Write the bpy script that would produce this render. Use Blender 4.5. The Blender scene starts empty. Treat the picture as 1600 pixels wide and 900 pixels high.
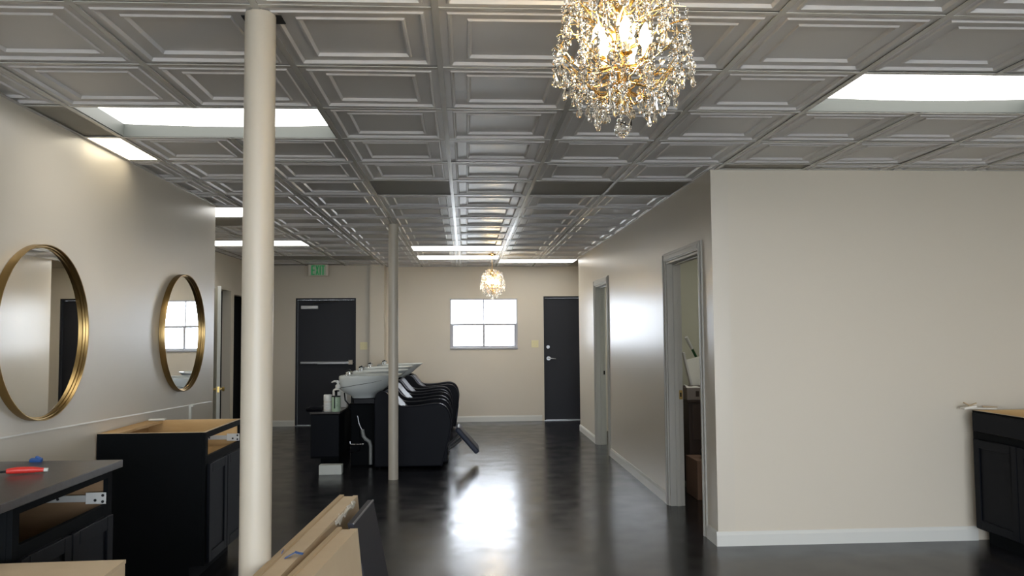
import bpy, bmesh, math, random
from mathutils import Vector, Matrix
random.seed(7)
PI = math.pi
SC = bpy.context.scene
COL = SC.collection

# ------------------------------------------------------------------ camera
F_PX, PITCH, YAW, ROLL, CAM_Z = 1251.25, 0.0574, 0.0583, 0.0079, 1.4351
def make_camera():
    R0 = Vector((math.cos(YAW), -math.sin(YAW), 0)); F0 = Vector((math.sin(YAW), math.cos(YAW), 0)); Z = Vector((0, 0, 1))
    F = math.cos(PITCH) * F0 + math.sin(PITCH) * Z
    U0 = -math.sin(PITCH) * F0 + math.cos(PITCH) * Z
    R = math.cos(ROLL) * R0 - math.sin(ROLL) * U0
    U = math.sin(ROLL) * R0 + math.cos(ROLL) * U0
    cd = bpy.data.cameras.new('camera'); co = bpy.data.objects.new('camera', cd); COL.objects.link(co)
    cd.sensor_width = 36; cd.lens = 36 * F_PX / 1600; cd.clip_start = 0.05; cd.clip_end = 200
    m = Matrix((R, U, -F)).transposed().to_4x4(); m.translation = (0, 0, CAM_Z)
    co.matrix_world = m
    SC.camera = co
make_camera()

# ------------------------------------------------------------------ world, daylight, exposure
SKY = 12.0
w = bpy.data.worlds.new('world'); SC.world = w; w.use_nodes = True
bg = w.node_tree.nodes['Background']; bg.inputs[0].default_value = (0.84, 0.91, 1.0, 1); bg.inputs[1].default_value = SKY
SC.view_settings.view_transform = 'Standard'; SC.view_settings.look = 'None'
SC.view_settings.exposure = 0.12; SC.view_settings.gamma = 1.0; SC.view_settings.use_curve_mapping = False
SC.cycles.max_bounces = 10; SC.cycles.diffuse_bounces = 5; SC.cycles.glossy_bounces = 5
SC.cycles.transmission_bounces = 8; SC.cycles.transparent_max_bounces = 8
SC.cycles.use_denoising = True; SC.cycles.sample_clamp_indirect = 10.0
TROFFER = 4.8       # fluorescent lens radiance
BULB = 260.0         # chandelier bulb radiance
def portal(name, x0, x1, z0, z1, y, into):
    l = bpy.data.lights.new(name, 'AREA'); l.shape = 'RECTANGLE'; l.size = x1 - x0; l.size_y = z1 - z0
    l.cycles.is_portal = True
    o = bpy.data.objects.new(name, l); COL.objects.link(o); o.location = ((x0 + x1) / 2, y, (z0 + z1) / 2)
    o.rotation_euler = (PI / 2 if into > 0 else -PI / 2, 0, 0)
portal('daylight_portal', -0.25, 0.86, 1.20, 2.02, 13.46, -1)
portal('daylight_portal', -1.9, 3.8, 0.1, 2.3, -3.66, 1)

# ------------------------------------------------------------------ materials
def mat(name, col, rough=.5, metal=0., spec=.5, bump=None, emit=None, estr=0., trans=0., ior=1.5, var=None, coat=0., nscale=None, rvar=None):
    m = bpy.data.materials.new(name); m.use_nodes = True; nt = m.node_tree; b = nt.nodes['Principled BSDF']
    b.inputs['Base Color'].default_value = (*col, 1); b.inputs['Roughness'].default_value = rough
    b.inputs['Metallic'].default_value = metal; b.inputs['Specular IOR Level'].default_value = spec
    b.inputs['IOR'].default_value = ior; b.inputs['Transmission Weight'].default_value = trans
    b.inputs['Coat Weight'].default_value = coat; b.inputs['Coat Roughness'].default_value = .12
    if emit: b.inputs['Emission Color'].default_value = (*emit, 1); b.inputs['Emission Strength'].default_value = estr
    def noise(scale, detail=4, stretch=None):
        tc = nt.nodes.new('ShaderNodeTexCoord'); n = nt.nodes.new('ShaderNodeTexNoise')
        n.inputs['Scale'].default_value = scale; n.inputs['Detail'].default_value = detail
        if stretch:
            mp = nt.nodes.new('ShaderNodeMapping'); mp.inputs['Scale'].default_value = stretch
            nt.links.new(tc.outputs['Object'], mp.inputs[0]); nt.links.new(mp.outputs[0], n.inputs['Vector'])
        else: nt.links.new(tc.outputs['Object'], n.inputs['Vector'])
        return n
    if bump:                                    # (scale, strength, distance[, stretch])
        n = noise(bump[0], 3, bump[3] if len(bump) > 3 else None); bp = nt.nodes.new('ShaderNodeBump')
        bp.inputs['Strength'].default_value = bump[1]; bp.inputs['Distance'].default_value = bump[2]
        nt.links.new(n.outputs[0], bp.inputs['Height']); nt.links.new(bp.outputs[0], b.inputs['Normal'])
    if var:                                     # (colour2, scale[, stretch[, lo, hi]])
        n = noise(var[1], 6, var[2] if len(var) > 2 else None); r = nt.nodes.new('ShaderNodeValToRGB')
        r.color_ramp.elements[0].color = (*col, 1); r.color_ramp.elements[1].color = (*var[0], 1)
        r.color_ramp.elements[0].position = var[3] if len(var) > 3 else .35; r.color_ramp.elements[1].position = var[4] if len(var) > 3 else .7
        nt.links.new(n.outputs[0], r.inputs[0]); nt.links.new(r.outputs[0], b.inputs['Base Color'])
    if rvar:                                    # (scale, lo, hi, stretch)
        n = noise(rvar[0], 6, rvar[3] if len(rvar) > 3 else None); mr = nt.nodes.new('ShaderNodeMapRange')
        mr.inputs['From Min'].default_value = .3; mr.inputs['From Max'].default_value = .7
        mr.inputs['To Min'].default_value = rvar[1]; mr.inputs['To Max'].default_value = rvar[2]
        nt.links.new(n.outputs[0], mr.inputs[0]); nt.links.new(mr.outputs[0], b.inputs['Roughness'])
    return m
M = dict(
    seam=mat('dark_basin_seam', (.06, .065, .065), .6),  # dark grey line of the basin groove
    zinc=mat('zinc_plate', (.50, .50, .48), .4, metal=.2),
    grey_card=mat('printed_carton', (.20, .17, .15), .7),
    pipe=mat('shaded_white_pipe', (.26, .27, .26), .45),  # white PVC darkened, the shadow it stands in put into its colour
    wall=mat('wall_paint', (.63, .572, .475), .42, spec=.5, bump=(60, .05, .003)),
    wall_gloss=mat('satin_wall_paint', (.61, .556, .465), .33, spec=.8, bump=(45, .05, .003)),
    wall_pale=mat('pale_room_paint', (.58, .58, .46), .5, bump=(55, .1, .004)),
    trim=mat('white_trim_paint', (.66, .66, .62), .35),
    casing=mat('grey_casing_paint', (.46, .45, .41), .38),
    column=mat('column_paint', (.50, .455, .375), .38, bump=(30, .12, .004)),
    floor=mat('black_sealed_concrete', (.008, .008, .010), .2, spec=.42, bump=(5, .03, .006, (1, .35, 1)), var=((.022, .022, .026), 2.2, (1, .6, 1), .4, .75), rvar=(4, .17, .27)),
    tile=mat('silver_ceiling_tile', (.60, .585, .575), .36, metal=.12, spec=.5),
    flat=mat('olive_flat_panel', (.30, .285, .245), .6),
    tee=mat('grey_painted_tee', (.52, .51, .48), .25, metal=.12),
    void=mat('dark_void', (.01, .01, .01), .9),
    plenum=mat('plenum_dark', (.03, .03, .03), .9),
    troffer=mat('troffer_metal', (.075, .082, .075), .55),
    lens=mat('fluorescent_lens', (.8, .8, .8), .5, emit=(1.0, .98, .93), estr=TROFFER),
    lens_warm=mat('warm_fluorescent_lens', (.8, .8, .75), .5, emit=(1.0, .90, .70), estr=TROFFER * .8),
    door=mat('slate_door_paint', (.020, .022, .029), .5, spec=.3, bump=(40, .05, .002)),
    door_pale=mat('pale_door_paint', (.58, .60, .56), .4),
    dark=mat('dark_room', (.03, .028, .026), .8),  # closet gloom put into the wall colour; the closer arm is dark itself
    white_frame=mat('white_vinyl_frame', (.40, .40, .43), .4),
    glass=mat('window_glass', (1, 1, 1), .0, trans=1., ior=1.02),
    steel=mat('brushed_steel', (.45, .46, .48), .35, metal=.9),
    chrome=mat('chrome', (.75, .76, .78), .12, metal=1.),
    brass=mat('aged_brass', (.50, .36, .13), .30, metal=1.),
    gold=mat('mirror_gold', (.34, .23, .095), .34, metal=1., bump=(120, .03, .002, (1, 1, .1))),
    gold_arm=mat('gold_wire', (.72, .50, .20), .25, metal=1.),
    mirror=mat('mirror_glass', (.86, .87, .86), .01, metal=1.),
    ivory=mat('ivory_plastic', (.74, .68, .40), .4),
    black=mat('black_stained_wood', (.004, .005, .006), .7, spec=.08, bump=(30, .06, .003, (1, 1, .1))),
    blackdoor=mat('black_painted_door', (.005, .006, .009), .5, spec=.10),
    counter=mat('black_laminate', (.045, .040, .037), .30, spec=.5, var=((.062, .054, .05), 40)),
    birch=mat('birch_ply', (.58, .36, .15), .55, var=((.66, .44, .20), 4, (1, 1, 8))),
    brownply=mat('brown_ply', (.27, .165, .085), .6, var=((.23, .14, .07), 6, (1, 1, 6))),
    card=mat('cardboard', (.60, .48, .325), .8, bump=(40, .06, .003), var=((.55, .43, .285), 5)),
    card_edge=mat('cardboard_edge', (.48, .36, .22), .85),
    torn=mat('torn_paper', (.72, .68, .60), .9),
    vinyl=mat('black_vinyl', (.006, .007, .011), .55, spec=.14, bump=(160, .05, .002)),
    vinyl_sheen=mat('black_vinyl_blue_sheen', (.030, .037, .060), .48, spec=.3),  # black vinyl with its bluish sheen put into the base colour
    piping=mat('vinyl_piping', (.02, .022, .03), .3, spec=.4),
    ceramic=mat('white_ceramic', (.60, .64, .63), .16, spec=.5),
    gloss_black=mat('gloss_black_plastic', (.004, .004, .006), .3, spec=.18),
    pvc=mat('white_pvc', (.55, .55, .53), .4),
    plastic_white=mat('white_plastic', (.70, .71, .68), .35),
    green_label=mat('green_bottle', (.33, .46, .32), .35, var=((.42, .53, .40), 14)),
    foam=mat('white_block', (.62, .65, .61), .6),
    red=mat('red_plastic', (.65, .04, .03), .35),
    blue=mat('blue_tape', (.03, .11, .36), .55),
    paper=mat('white_paper', (.72, .72, .66), .8),
    darkwood=mat('dark_brown_wood', (.035, .020, .014), .5),
    navy=mat('navy_panel', (.016, .017, .028), .42),
    crystal=mat('crystal', (1, .96, .88), .0, trans=1., ior=1.62),  # clear glass, golden glow of the bulbs put into the tint
    bulb=mat('bulb_glow', (1, .9, .7), .4, emit=(1.0, .76, .42), estr=BULB),
    candle=mat('candle_sleeve', (.75, .66, .45), .4),
    exit_face=mat('exit_face', (.66, .60, .52), .5),
    exit_glow=mat('exit_glow', (.42, .47, .36), .5, emit=(.2, .5, .25), estr=.04),
    exit_green=mat('exit_letters', (.01, .26, .08), .5, emit=(.01, .6, .16), estr=.10),
    ground=mat('pale_pavement', (.55, .55, .53), .9),
)

# ------------------------------------------------------------------ builders
class B:
    def __init__(s): s.bm = bmesh.new()
    def box(s, x0, x1, y0, y1, z0, z1):
        v = [s.bm.verts.new(p) for p in ((x0,y0,z0),(x1,y0,z0),(x1,y1,z0),(x0,y1,z0),(x0,y0,z1),(x1,y0,z1),(x1,y1,z1),(x0,y1,z1))]
        for f in ((0,3,2,1),(4,5,6,7),(0,1,5,4),(1,2,6,5),(2,3,7,6),(3,0,4,7)): s.bm.faces.new([v[i] for i in f])
        return s
    def obox(s, c, size, rot):
        hx, hy, hz = [a / 2 for a in size]; m = rot.to_3x3() if hasattr(rot, 'to_3x3') else rot
        v = [s.bm.verts.new(Vector(c) + m @ Vector(p)) for p in ((-hx,-hy,-hz),(hx,-hy,-hz),(hx,hy,-hz),(-hx,hy,-hz),(-hx,-hy,hz),(hx,-hy,hz),(hx,hy,hz),(-hx,hy,hz))]
        for f in ((0,3,2,1),(4,5,6,7),(0,1,5,4),(1,2,6,5),(2,3,7,6),(3,0,4,7)): s.bm.faces.new([v[i] for i in f])
        return s
    def hexa(s, pts):           # 8 points, bottom 4 then top 4
        v = [s.bm.verts.new(p) for p in pts]
        for f in ((0,3,2,1),(4,5,6,7),(0,1,5,4),(1,2,6,5),(2,3,7,6),(3,0,4,7)): s.bm.faces.new([v[i] for i in f])
        return s
    def loft(s, rings, cap0=True, cap1=True):
        R = [[s.bm.verts.new(p) for p in r] for r in rings]; n = len(R[0])
        for a, b in zip(R, R[1:]):
            for i in range(n): s.bm.faces.new((a[i], a[(i+1) % n], b[(i+1) % n], b[i]))
        if cap0: s.bm.faces.new(R[0][::-1])
        if cap1: s.bm.faces.new(R[-1])
        return s
    def tube(s, pts, r, n=8, closed=False):
        pts = [Vector(p) for p in pts]; rings = []; k = len(pts); up = None
        rr = r if isinstance(r, (list, tuple)) else [r] * k
        for i, p in enumerate(pts):
            if closed: t = pts[(i+1) % k] - pts[i-1]
            else: t = pts[min(i+1, k-1)] - pts[max(i-1, 0)]
            t.normalize()
            if up is None: up = Vector((0, 0, 1)) if abs(t.z) < .9 else Vector((1, 0, 0))
            u = t.cross(up); u.normalize(); v = u.cross(t); v.normalize(); up = v
            rings.append([p + rr[i] * (math.cos(a) * u + math.sin(a) * v) for a in [2 * PI * j / n for j in range(n)]])
        if closed: return s.loft(rings + [rings[0]], False, False)
        return s.loft(rings)
    def lathe(s, prof, c=(0, 0, 0), n=24, cap=True, axis='z'):
        rings = []
        for r, h in prof:
            ring = []
            for j in range(n):
                a = 2 * PI * j / n; p = (r * math.cos(a), r * math.sin(a), h)
                if axis == 'x': p = (h, p[0], p[1])
                if axis == 'y': p = (p[1], h, p[0])
                ring.append((c[0] + p[0], c[1] + p[1], c[2] + p[2]))
            rings.append(ring)
        return s.loft(rings, cap, cap)
    def prism(s, poly, y0, y1, axis='y'):       # polygon in the two other axes, extruded
        def P(a, b, h): return (a, h, b) if axis == 'y' else ((h, a, b) if axis == 'x' else (a, b, h))
        return s.loft([[P(a, b, y0) for a, b in poly], [P(a, b, y1) for a, b in poly]])
    def build(s, name, m, parent=None, smooth=None, bevel=0, segs=2, off=None):
        bmesh.ops.remove_doubles(s.bm, verts=s.bm.verts, dist=1e-6)
        bmesh.ops.recalc_face_normals(s.bm, faces=s.bm.faces)
        me = bpy.data.meshes.new(name); s.bm.to_mesh(me); s.bm.free()
        if off is None and parent is not None: off = parent.get('_off')
        if off is not None:
            me.transform(Matrix.Translation(-Vector(off)))
        me.materials.append(M[m] if isinstance(m, str) else m)
        o = bpy.data.objects.new(name, me); COL.objects.link(o)
        if parent is not None:
            o.parent = parent
            if off is not None: o['_off'] = list(off)
        if bevel:
            md = o.modifiers.new('bevel', 'BEVEL'); md.width = bevel; md.segments = segs; md.limit_method = 'ANGLE'; md.angle_limit = .6
        if smooth:
            for p in me.polygons: p.use_smooth = True
            me.set_sharp_from_angle(angle=smooth)
        return o
def tag(o, label, cat=None, group=None, kind=None):
    o['label'] = label
    if cat: o['category'] = cat
    if group: o['group'] = group
    if kind: o['kind'] = kind
    return o
def thing(name, label, cat, loc=(0, 0, 0), group=None, world=True):
    """Empty at the base of a thing; parts are then written in world coordinates when world is True."""
    o = bpy.data.objects.new(name, None); COL.objects.link(o); o.location = loc; o.empty_display_size = .1
    if world: o['_off'] = list(loc)
    return tag(o, label, cat, group)
def struct(o, label=None, cat=None): o['kind'] = 'structure'; tag(o, label or o.name.replace('_', ' '), cat); return o
def cutboxes(b, axis, t0, t1, u0, u1, z0, z1, holes):
    us = sorted({u0, u1, *[h[0] for h in holes], *[h[1] for h in holes]})
    for a, c in zip(us, us[1:]):
        mid = (a + c) / 2; hs = sorted([(h[2], h[3]) for h in holes if h[0] < mid < h[1]]); z = z0
        for (p, q) in hs + [(z1, z1)]:
            if p > z:
                if axis == 'x': b.box(t0, t1, a, c, z, p)
                else: b.box(a, c, t0, t1, z, p)
            z = q
    return b
def ellipse_arc(n): return [2 * PI * i / n for i in range(n)]

# ------------------------------------------------------------------ room shell
H = 2.56
HW = 2.80                       # walls run up past the suspended ceiling
XL, XR, XF, XRN = -2.15, 1.693, -3.30, 4.05       # left wall, corridor wall, far left wall, near right wall
YC, YE, YB, YBL = 5.39, 11.886, 13.29, 13.0
YS = -3.6
struct(B().box(-4.7, 4.2, YS - .1, 13.6, -.08, 0).build('floor', 'floor'), 'glossy black sealed concrete floor with scuffs', 'floor')
ceiling = struct(B().box(-4.7, 4.2, YS - .1, 13.6, 2.80, 2.86).build('ceiling', 'plenum'), 'suspended ceiling of silver grey coffered tiles', 'ceiling')
tag(B().box(-30, 30, 13.75, 60, -.5, -.4).build('ground', 'ground'), 'pale pavement outside the small window', 'ground', kind='structure')
tag(B().box(-30, 30, -40, YS - .3, -.3, -.2).build('ground', 'ground'), 'pale pavement outside behind the camera', 'ground', kind='structure')

wl = struct(B().box(XL - .12, XL, YS, 7.0, 0, HW).build('wall_left', 'wall_gloss'), 'satin beige left wall carrying the round mirrors', 'wall')
struct(B().box(XF, XL - .12, 6.88, 7.0, 0, HW).build('wall_recess', 'wall'), 'beige return wall at the far end of the mirror wall', 'wall')
b = cutboxes(B(), 'x', XF - .12, XF, 6.9, 13.2, 0, HW, [(10.72, 11.50, 0, 2.07), (11.65, 12.5, 0, 2.03)])
struct(b.build('wall_left_far', 'wall'), 'beige wall with two doorways beyond the mirror wall', 'wall')
struct(B().box(-4.6, -4.5, 6.9, 13.2, 0, HW).box(-4.5, XF - .12, 6.9, 7, 0, HW).box(-4.5, XF - .12, 11.53, 11.60, 0, HW).box(-4.6, XF - .12, 13.2, 13.3, 0, HW).build('wall_closet', 'dark'), 'added closet wall behind the far left doorways, unlit gloom put in its colour', 'wall')
b = cutboxes(B(), 'y', YBL, YBL + .45, XF - .12, -1.53, 0, HW, [(-2.715, -1.757, 0, 2.035)])
struct(b.build('wall_back_left', 'wall'), 'beige back wall around the exit door', 'wall')
struct(B().box(-1.53, -1.30, YBL - .07, YB + .1, 0, HW).build('wall_pier', 'wall'), 'pale pier between exit door and window wall', 'wall')
b = cutboxes(B(), 'y', YB, YB + .16, -1.30, 2.6, 0, HW, [(-.256, .863, 1.189, 2.024), (1.298, 2.25, 0, 2.058)])
struct(b.build('wall_back', 'wall'), 'beige back wall with a small bright window', 'wall')
b = cutboxes(B(), 'x', XR, XR + .12, YC, YE, 0, HW, [(5.68, 6.66, 0, 2.03), (9.44, 10.36, 0, 2.05)])
struct(b.build('wall_right', 'wall_gloss'), 'satin beige corridor wall with two open doorways', 'wall')
struct(B().box(XR + .12, XRN, YC, YC + .12, 0, HW).build('wall_front', 'wall'), 'wide plain beige wall facing the camera at right', 'wall')
struct(B().box(XRN, XRN + .12, YS, YC + .12, 0, HW).build('wall_right_near', 'wall'), 'beige side wall behind the right cabinet', 'wall')
struct(B().box(2.45, 2.57, YE, YB, 0, HW).box(XR + .12, 2.57, YE - .12, YE, 0, HW).build('wall_alcove', 'wall'), 'beige alcove walls beside the back door', 'wall')
struct(B().box(XR + .12, 3.7, 8.3, 8.42, 0, HW).box(3.6, 3.72, YC + .12, 11.8, 0, HW).build('wall_store', 'wall_pale'), 'pale wall inside the near side room', 'wall')
b = cutboxes(B(), 'y', YS - .1, YS, XL - .12, XRN + .12, 0, HW, [(-1.9, 3.8, .1, 2.3)])
struct(b.build('wall_rear', 'wall'), 'unseen rear wall behind the camera with an added daylight opening', 'wall')
# unseen storefront glazing, added to bring daylight onto the camera-facing walls
sf = struct(B().box(-1.9, 3.8, YS - .09, YS - .03, .1, .16).box(-1.9, 3.8, YS - .09, YS - .03, 2.24, 2.3).build('window_added', 'white_frame'), 'added unseen storefront glazing behind the camera, for daylight', 'window')
for x in (-1.9, -.5, .93, 2.35, 3.75): B().box(x, x + .05, YS - .09, YS - .03, .16, 2.24).build('mullion', 'white_frame', sf)

# baseboards
def baseb(name, axis, t, d, u0, u1, label):
    h = .095; th = .014
    prof = [(t, 0), (t + d * th, 0), (t + d * th, h - .022), (t + d * th * .45, h), (t, h)]
    if axis == 'x': o = B().prism(prof, u0, u1, 'y')
    else: o = B().prism([(p[0], p[1]) for p in prof], u0, u1, 'x')
    return struct(o.build(name, 'trim'), label, 'baseboard')
baseb('baseboard_front', 'y', YC, -1, XR - .014, 3.50, 'white baseboard along the wide right wall')
baseb('baseboard_right', 'x', XR, -1, YC + .0005, 5.60, 'short white baseboard left of the wall corner')
baseb('baseboard_corridor', 'x', XR, -1, 6.74, 9.36, 'white baseboard between the two corridor doorways')
baseb('baseboard_corridor_far', 'x', XR, -1, 10.44, YE, 'white baseboard beyond the far corridor doorway')
baseb('baseboard_back', 'y', YB, -1, -1.30, 1.26, 'white baseboard under the small window')
baseb('baseboard_back_left', 'y', YBL, -1, XF, -2.72, 'white baseboard left of the exit door')
baseb('baseboard_left', 'x', XL, 1, 3.65, 4.80, 'white baseboard between the two left cabinets')
# plaster joint ridge running along the left wall
struct(B().hexa([(XL, 1, 1.051), (XL + .009, 1, 1.051), (XL + .009, 6.95, .884), (XL, 6.95, .884), (XL, 1, 1.058), (XL + .006, 1, 1.058), (XL + .006, 6.95, .891), (XL, 6.95, .891)]).build('trim_1', 'trim'), 'thin raised plaster joint line along the mirror wall', 'trim')

# door casings of the corridor doorways
def casing(name, y0, y1, ztop, label):
    r = thing(name, label, 'door frame', (XR, (y0 + y1) / 2, 0)); r['kind'] = 'structure'
    wd = .07; x = XR
    def vert(ya, yb): B().box(x - .014, x, ya, yb, 0, ztop + wd).box(x - .022, x - .014, *( (ya + .03, yb - .012) ), 0, ztop + wd - .012).build('casing_leg', 'casing', r, bevel=.004)
    vert(y0 - wd, y0); vert(y1, y1 + wd)
    B().box(x - .014, x, y0, y1, ztop, ztop + wd).box(x - .022, x - .014, y0, y1, ztop + .012, ztop + wd - .024).build('casing_head', 'casing', r, bevel=.004)
    B().box(x, x + .12, y1 - .018, y1, 0, ztop).box(x + .05, x + .085, y1 - .03, y1 - .018, 0, ztop).build('jamb', 'casing', r, bevel=.002)
    B().box(x, x + .12, y0, y0 + .018, 0, ztop).box(x + .05, x + .085, y0 + .018, y0 + .03, 0, ztop).build('jamb', 'casing', r, bevel=.002)
    B().box(x, x + .12, y0 + .018, y1 - .018, ztop - .018, ztop).box(x + .05, x + .085, y0 + .018, y1 - .018, ztop - .03, ztop - .018).build('jamb_head', 'casing', r, bevel=.002)
    return r
d1 = casing('door_1', 5.68, 6.66, 2.03, 'grey cased doorway near the corner, opening on a cluttered room')
B().box(XR + .086, XR + .115, 6.639, 6.6425, .88, .955).build('strike_plate', 'brass', d1)
B().box(XR + .094, XR + .106, 6.6375, 6.640, .90, .935).build('strike_hole', 'void', d1)
d2 = casing('door_2', 9.44, 10.36, 2.05, 'grey cased doorway further down the corridor, dark inside')
B().box(XR + .09, XR + .11, 10.339, 10.3425, .90, .95).build('strike_plate', 'void', d2)

# back door (right) and exit door (left)
def back_door(name, x0, x1, ztop, y, label):
    r = thing(name, label, 'door', ((x0 + x1) / 2, y, 0)); r['kind'] = 'structure'
    f = .028
    B().box(x0, x0 + f, y + .01, y + .12, 0, ztop).box(x1 - f, x1, y + .01, y + .12, 0, ztop).box(x0 + f, x1 - f, y + .01, y + .12, ztop - f, ztop).build('door_frame', 'door', r)
    B().box(x0 + f + .003, x1 - f - .003, y + .05, y + .095, .012, ztop - f - .003).build('door_leaf', 'door', r, bevel=.002)
    B().box(x0, x1, y - .005, y + .13, 0, .010).build('threshold', 'steel', r)
    return r
d3 = back_door('door_3', 1.298, 2.25, 2.058, YB, 'slate grey steel door right of the small window')
B().lathe([(.026, 0), (.030, .006), (.030, .014), (.020, .022)], (1.372, YB + .05 - .022, 1.215), 20, axis='y').build('deadbolt', 'steel', d3, smooth=.6)
hb = B().lathe([(.034, 0), (.034, .012)], (1.380, YB + .037, 1.025), 20, axis='y')
hb.tube([(1.380, YB + .036, 1.025), (1.380, YB - .01, 1.025), (1.40, YB - .018, 1.027), (1.48, YB - .016, 1.020), (1.495, YB - .012, 1.018)], [.012, .012, .012, .010, .008], 10)
hb.build('lever_handle', 'steel', d3, smooth=.7)
# thin pale outline bead beside the door
B().box(1.262, 1.298, YB - .008, YB, 0, 2.09).box(1.298, 2.25, YB - .008, YB, 2.058, 2.09).build('outer_bead', 'wall', d3)
d4 = back_door('door_4', -2.715, -1.757, 2.035, YBL, 'slate grey exit door with crash bar under the green sign')
B().box(-2.63, -2.36, YBL - .012, YBL + .048, 1.86, 1.915).build('door_closer', 'steel', d4, bevel=.006)
B().tube([(-2.44, YBL, 1.915), (-2.43, YBL - .005, 1.955), (-2.15, YBL - .06, 1.975)], .009, 8).tube([(-2.15, YBL - .06, 1.975), (-2.05, YBL + .015, 1.99)], .008, 8).build('closer_arm', 'dark', d4)
pb = B().box(-2.63, -1.80, YBL - .03, YBL + .048, .985, 1.02).build('crash_bar', 'steel', d4, bevel=.006)
B().box(-2.36, -1.87, YBL - .05, YBL - .03, .978, 1.012).build('push_pad', 'steel', d4, bevel=.006)
B().box(-1.872, -1.80, YBL - .045, YBL + .048, .965, 1.045).build('latch_case', 'chrome', d4, bevel=.006)

# pale open door in the recess (leaf seen almost edge-on)
lp = thing('door_5', 'pale open door seen edge on beyond the mirror wall', 'door', (XF, 10.72, 0)); lp['kind'] = 'structure'; 
fx, fy = -2.985, 9.985; hx, hy = -3.27, 10.72
dv = Vector((hx - fx, hy - fy, 0)).normalized(); nv = Vector((dv.y, -dv.x, 0))
p = [Vector((fx, fy, 0)), Vector((hx, hy, 0)), Vector((hx, hy, 0)) - nv * .04, Vector((fx, fy, 0)) - nv * .04]
B().hexa([q + Vector((0, 0, .012)) for q in p] + [q + Vector((0, 0, 2.05)) for q in p]).build('door_leaf', 'door_pale', lp, bevel=.002)
def knob(sgn):
    b = B(); base = Vector((fx, fy, .79)) + dv * .065 - nv * .02; ax = nv * sgn
    prof = [(.030, .0201), (.030, .027), (.012, .030), (.012, .045), (.024, .050), (.030, .062), (.026, .075), (.010, .080)]
    t = ax.cross(Vector((0, 0, 1)))
    b.loft([[base + ax * h + r * (math.cos(a) * t + math.sin(a) * Vector((0, 0, 1))) for a in ellipse_arc(14)] for r, h in prof])
    b.build('door_knob', 'brass', lp, smooth=.6)
knob(1); knob(-1)
e0 = Vector((fx, fy, 0)) - dv * .002
B().hexa([e0 - nv * .032 + Vector((0, 0, .755)), e0 - nv * .008 + Vector((0, 0, .755)), e0 - nv * .008 + dv * .003 + Vector((0, 0, .755)), e0 - nv * .032 + dv * .003 + Vector((0, 0, .755)),
          e0 - nv * .032 + Vector((0, 0, .825)), e0 - nv * .008 + Vector((0, 0, .825)), e0 - nv * .008 + dv * .003 + Vector((0, 0, .825)), e0 - nv * .032 + dv * .003 + Vector((0, 0, .825))]).build('latch_plate', 'brass', lp)

# window in the back wall: 2 x 2 panes
wn = thing('window_1', 'small white four pane window blazing with daylight', 'window', (.3035, YB, 1.189)); wn['kind'] = 'structure'
x0, x1, z0, z1, y = -.256, .863, 1.189, 2.024, YB
B().box(x0, x0 + .018, y - .004, y + .16, z0, z1).box(x1 - .018, x1, y - .004, y + .16, z0, z1).box(x0 + .018, x1 - .018, y - .004, y + .16, z1 - .018, z1).build('window_reveal', 'white_frame', wn)
B().box(x0, x1, y - .02, y + .16, z0, z0 + .03).build('window_sill', 'white_frame', wn, bevel=.004)
zm = 1.596
B().box(x0 + .018, x1 - .018, y + .05, y + .12, zm - .018, zm + .018).build('meeting_rail', 'white_frame', wn)
B().box(x0 + .018, x0 + .055, y + .06, y + .10, z0 + .03, zm - .018).box(x1 - .055, x1 - .018, y + .06, y + .10, z0 + .03, zm - .018).box(x0 + .055, x1 - .055, y + .06, y + .10, z0 + .03, z0 + .055).build('sash_frame', 'white_frame', wn)
B().box(.287, .321, y + .055, y + .10, z0 + .055, zm - .018).build('muntin', 'white_frame', wn)
B().box(.294, .314, y + .09, y + .12, zm + .018, z1 - .018).build('muntin', 'white_frame', wn)
for a, c, d, e in ((x0 + .055, .296, z0 + .055, zm - .018), (.312, x1 - .055, z0 + .055, zm - .018)): B().box(a, c, y + .078, y + .082, d, e).build('pane', 'glass', wn)
for a, c in ((x0 + .018, .299), (.309, x1 - .018)): B().box(a, c, y + .103, y + .107, zm + .018, z1 - .018).build('pane', 'glass', wn)

# ------------------------------------------------------------------ suspended ceiling: tees, tiles, panels, troffers
X0, PX, Y0, PY = -.711, .61, 3.335, .622
gx = lambda i: X0 + PX * i
gy = lambda j: Y0 + PY * j
def tile_mesh():
    b = B(); hx, hy = PX / 2 - .0035, PY / 2 - .0035
    prof = [(0, .005), (.008, 0), (.036, 0), (.040, -.006), (.047, -.0065), (.054, .006), (.108, .006), (.112, -.001), (.119, -.0015), (.127, .011), (.19, .013)]
    rings = [[(sx * (hx - t), sy * (hy - t), z) for sx, sy in ((-1, -1), (1, -1), (1, 1), (-1, 1))] for t, z in prof]
    b.loft(rings, False, True)
    bmesh.ops.recalc_face_normals(b.bm, faces=b.bm.faces)
    me = bpy.data.meshes.new('ceiling_tile')
    b.bm.to_mesh(me); b.bm.free(); me.materials.append(M['tile']); return me
TM = tile_mesh()
def flat_mesh():
    b = B(); hx, hy = PX / 2 - .003, PY / 2 - .003; b.box(-hx, hx, -hy, hy, .004, .016)
    me = bpy.data.meshes.new('flat_panel'); b.bm.to_mesh(me); b.bm.free(); me.materials.append(M['flat']); return me
FM = flat_mesh()
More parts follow.
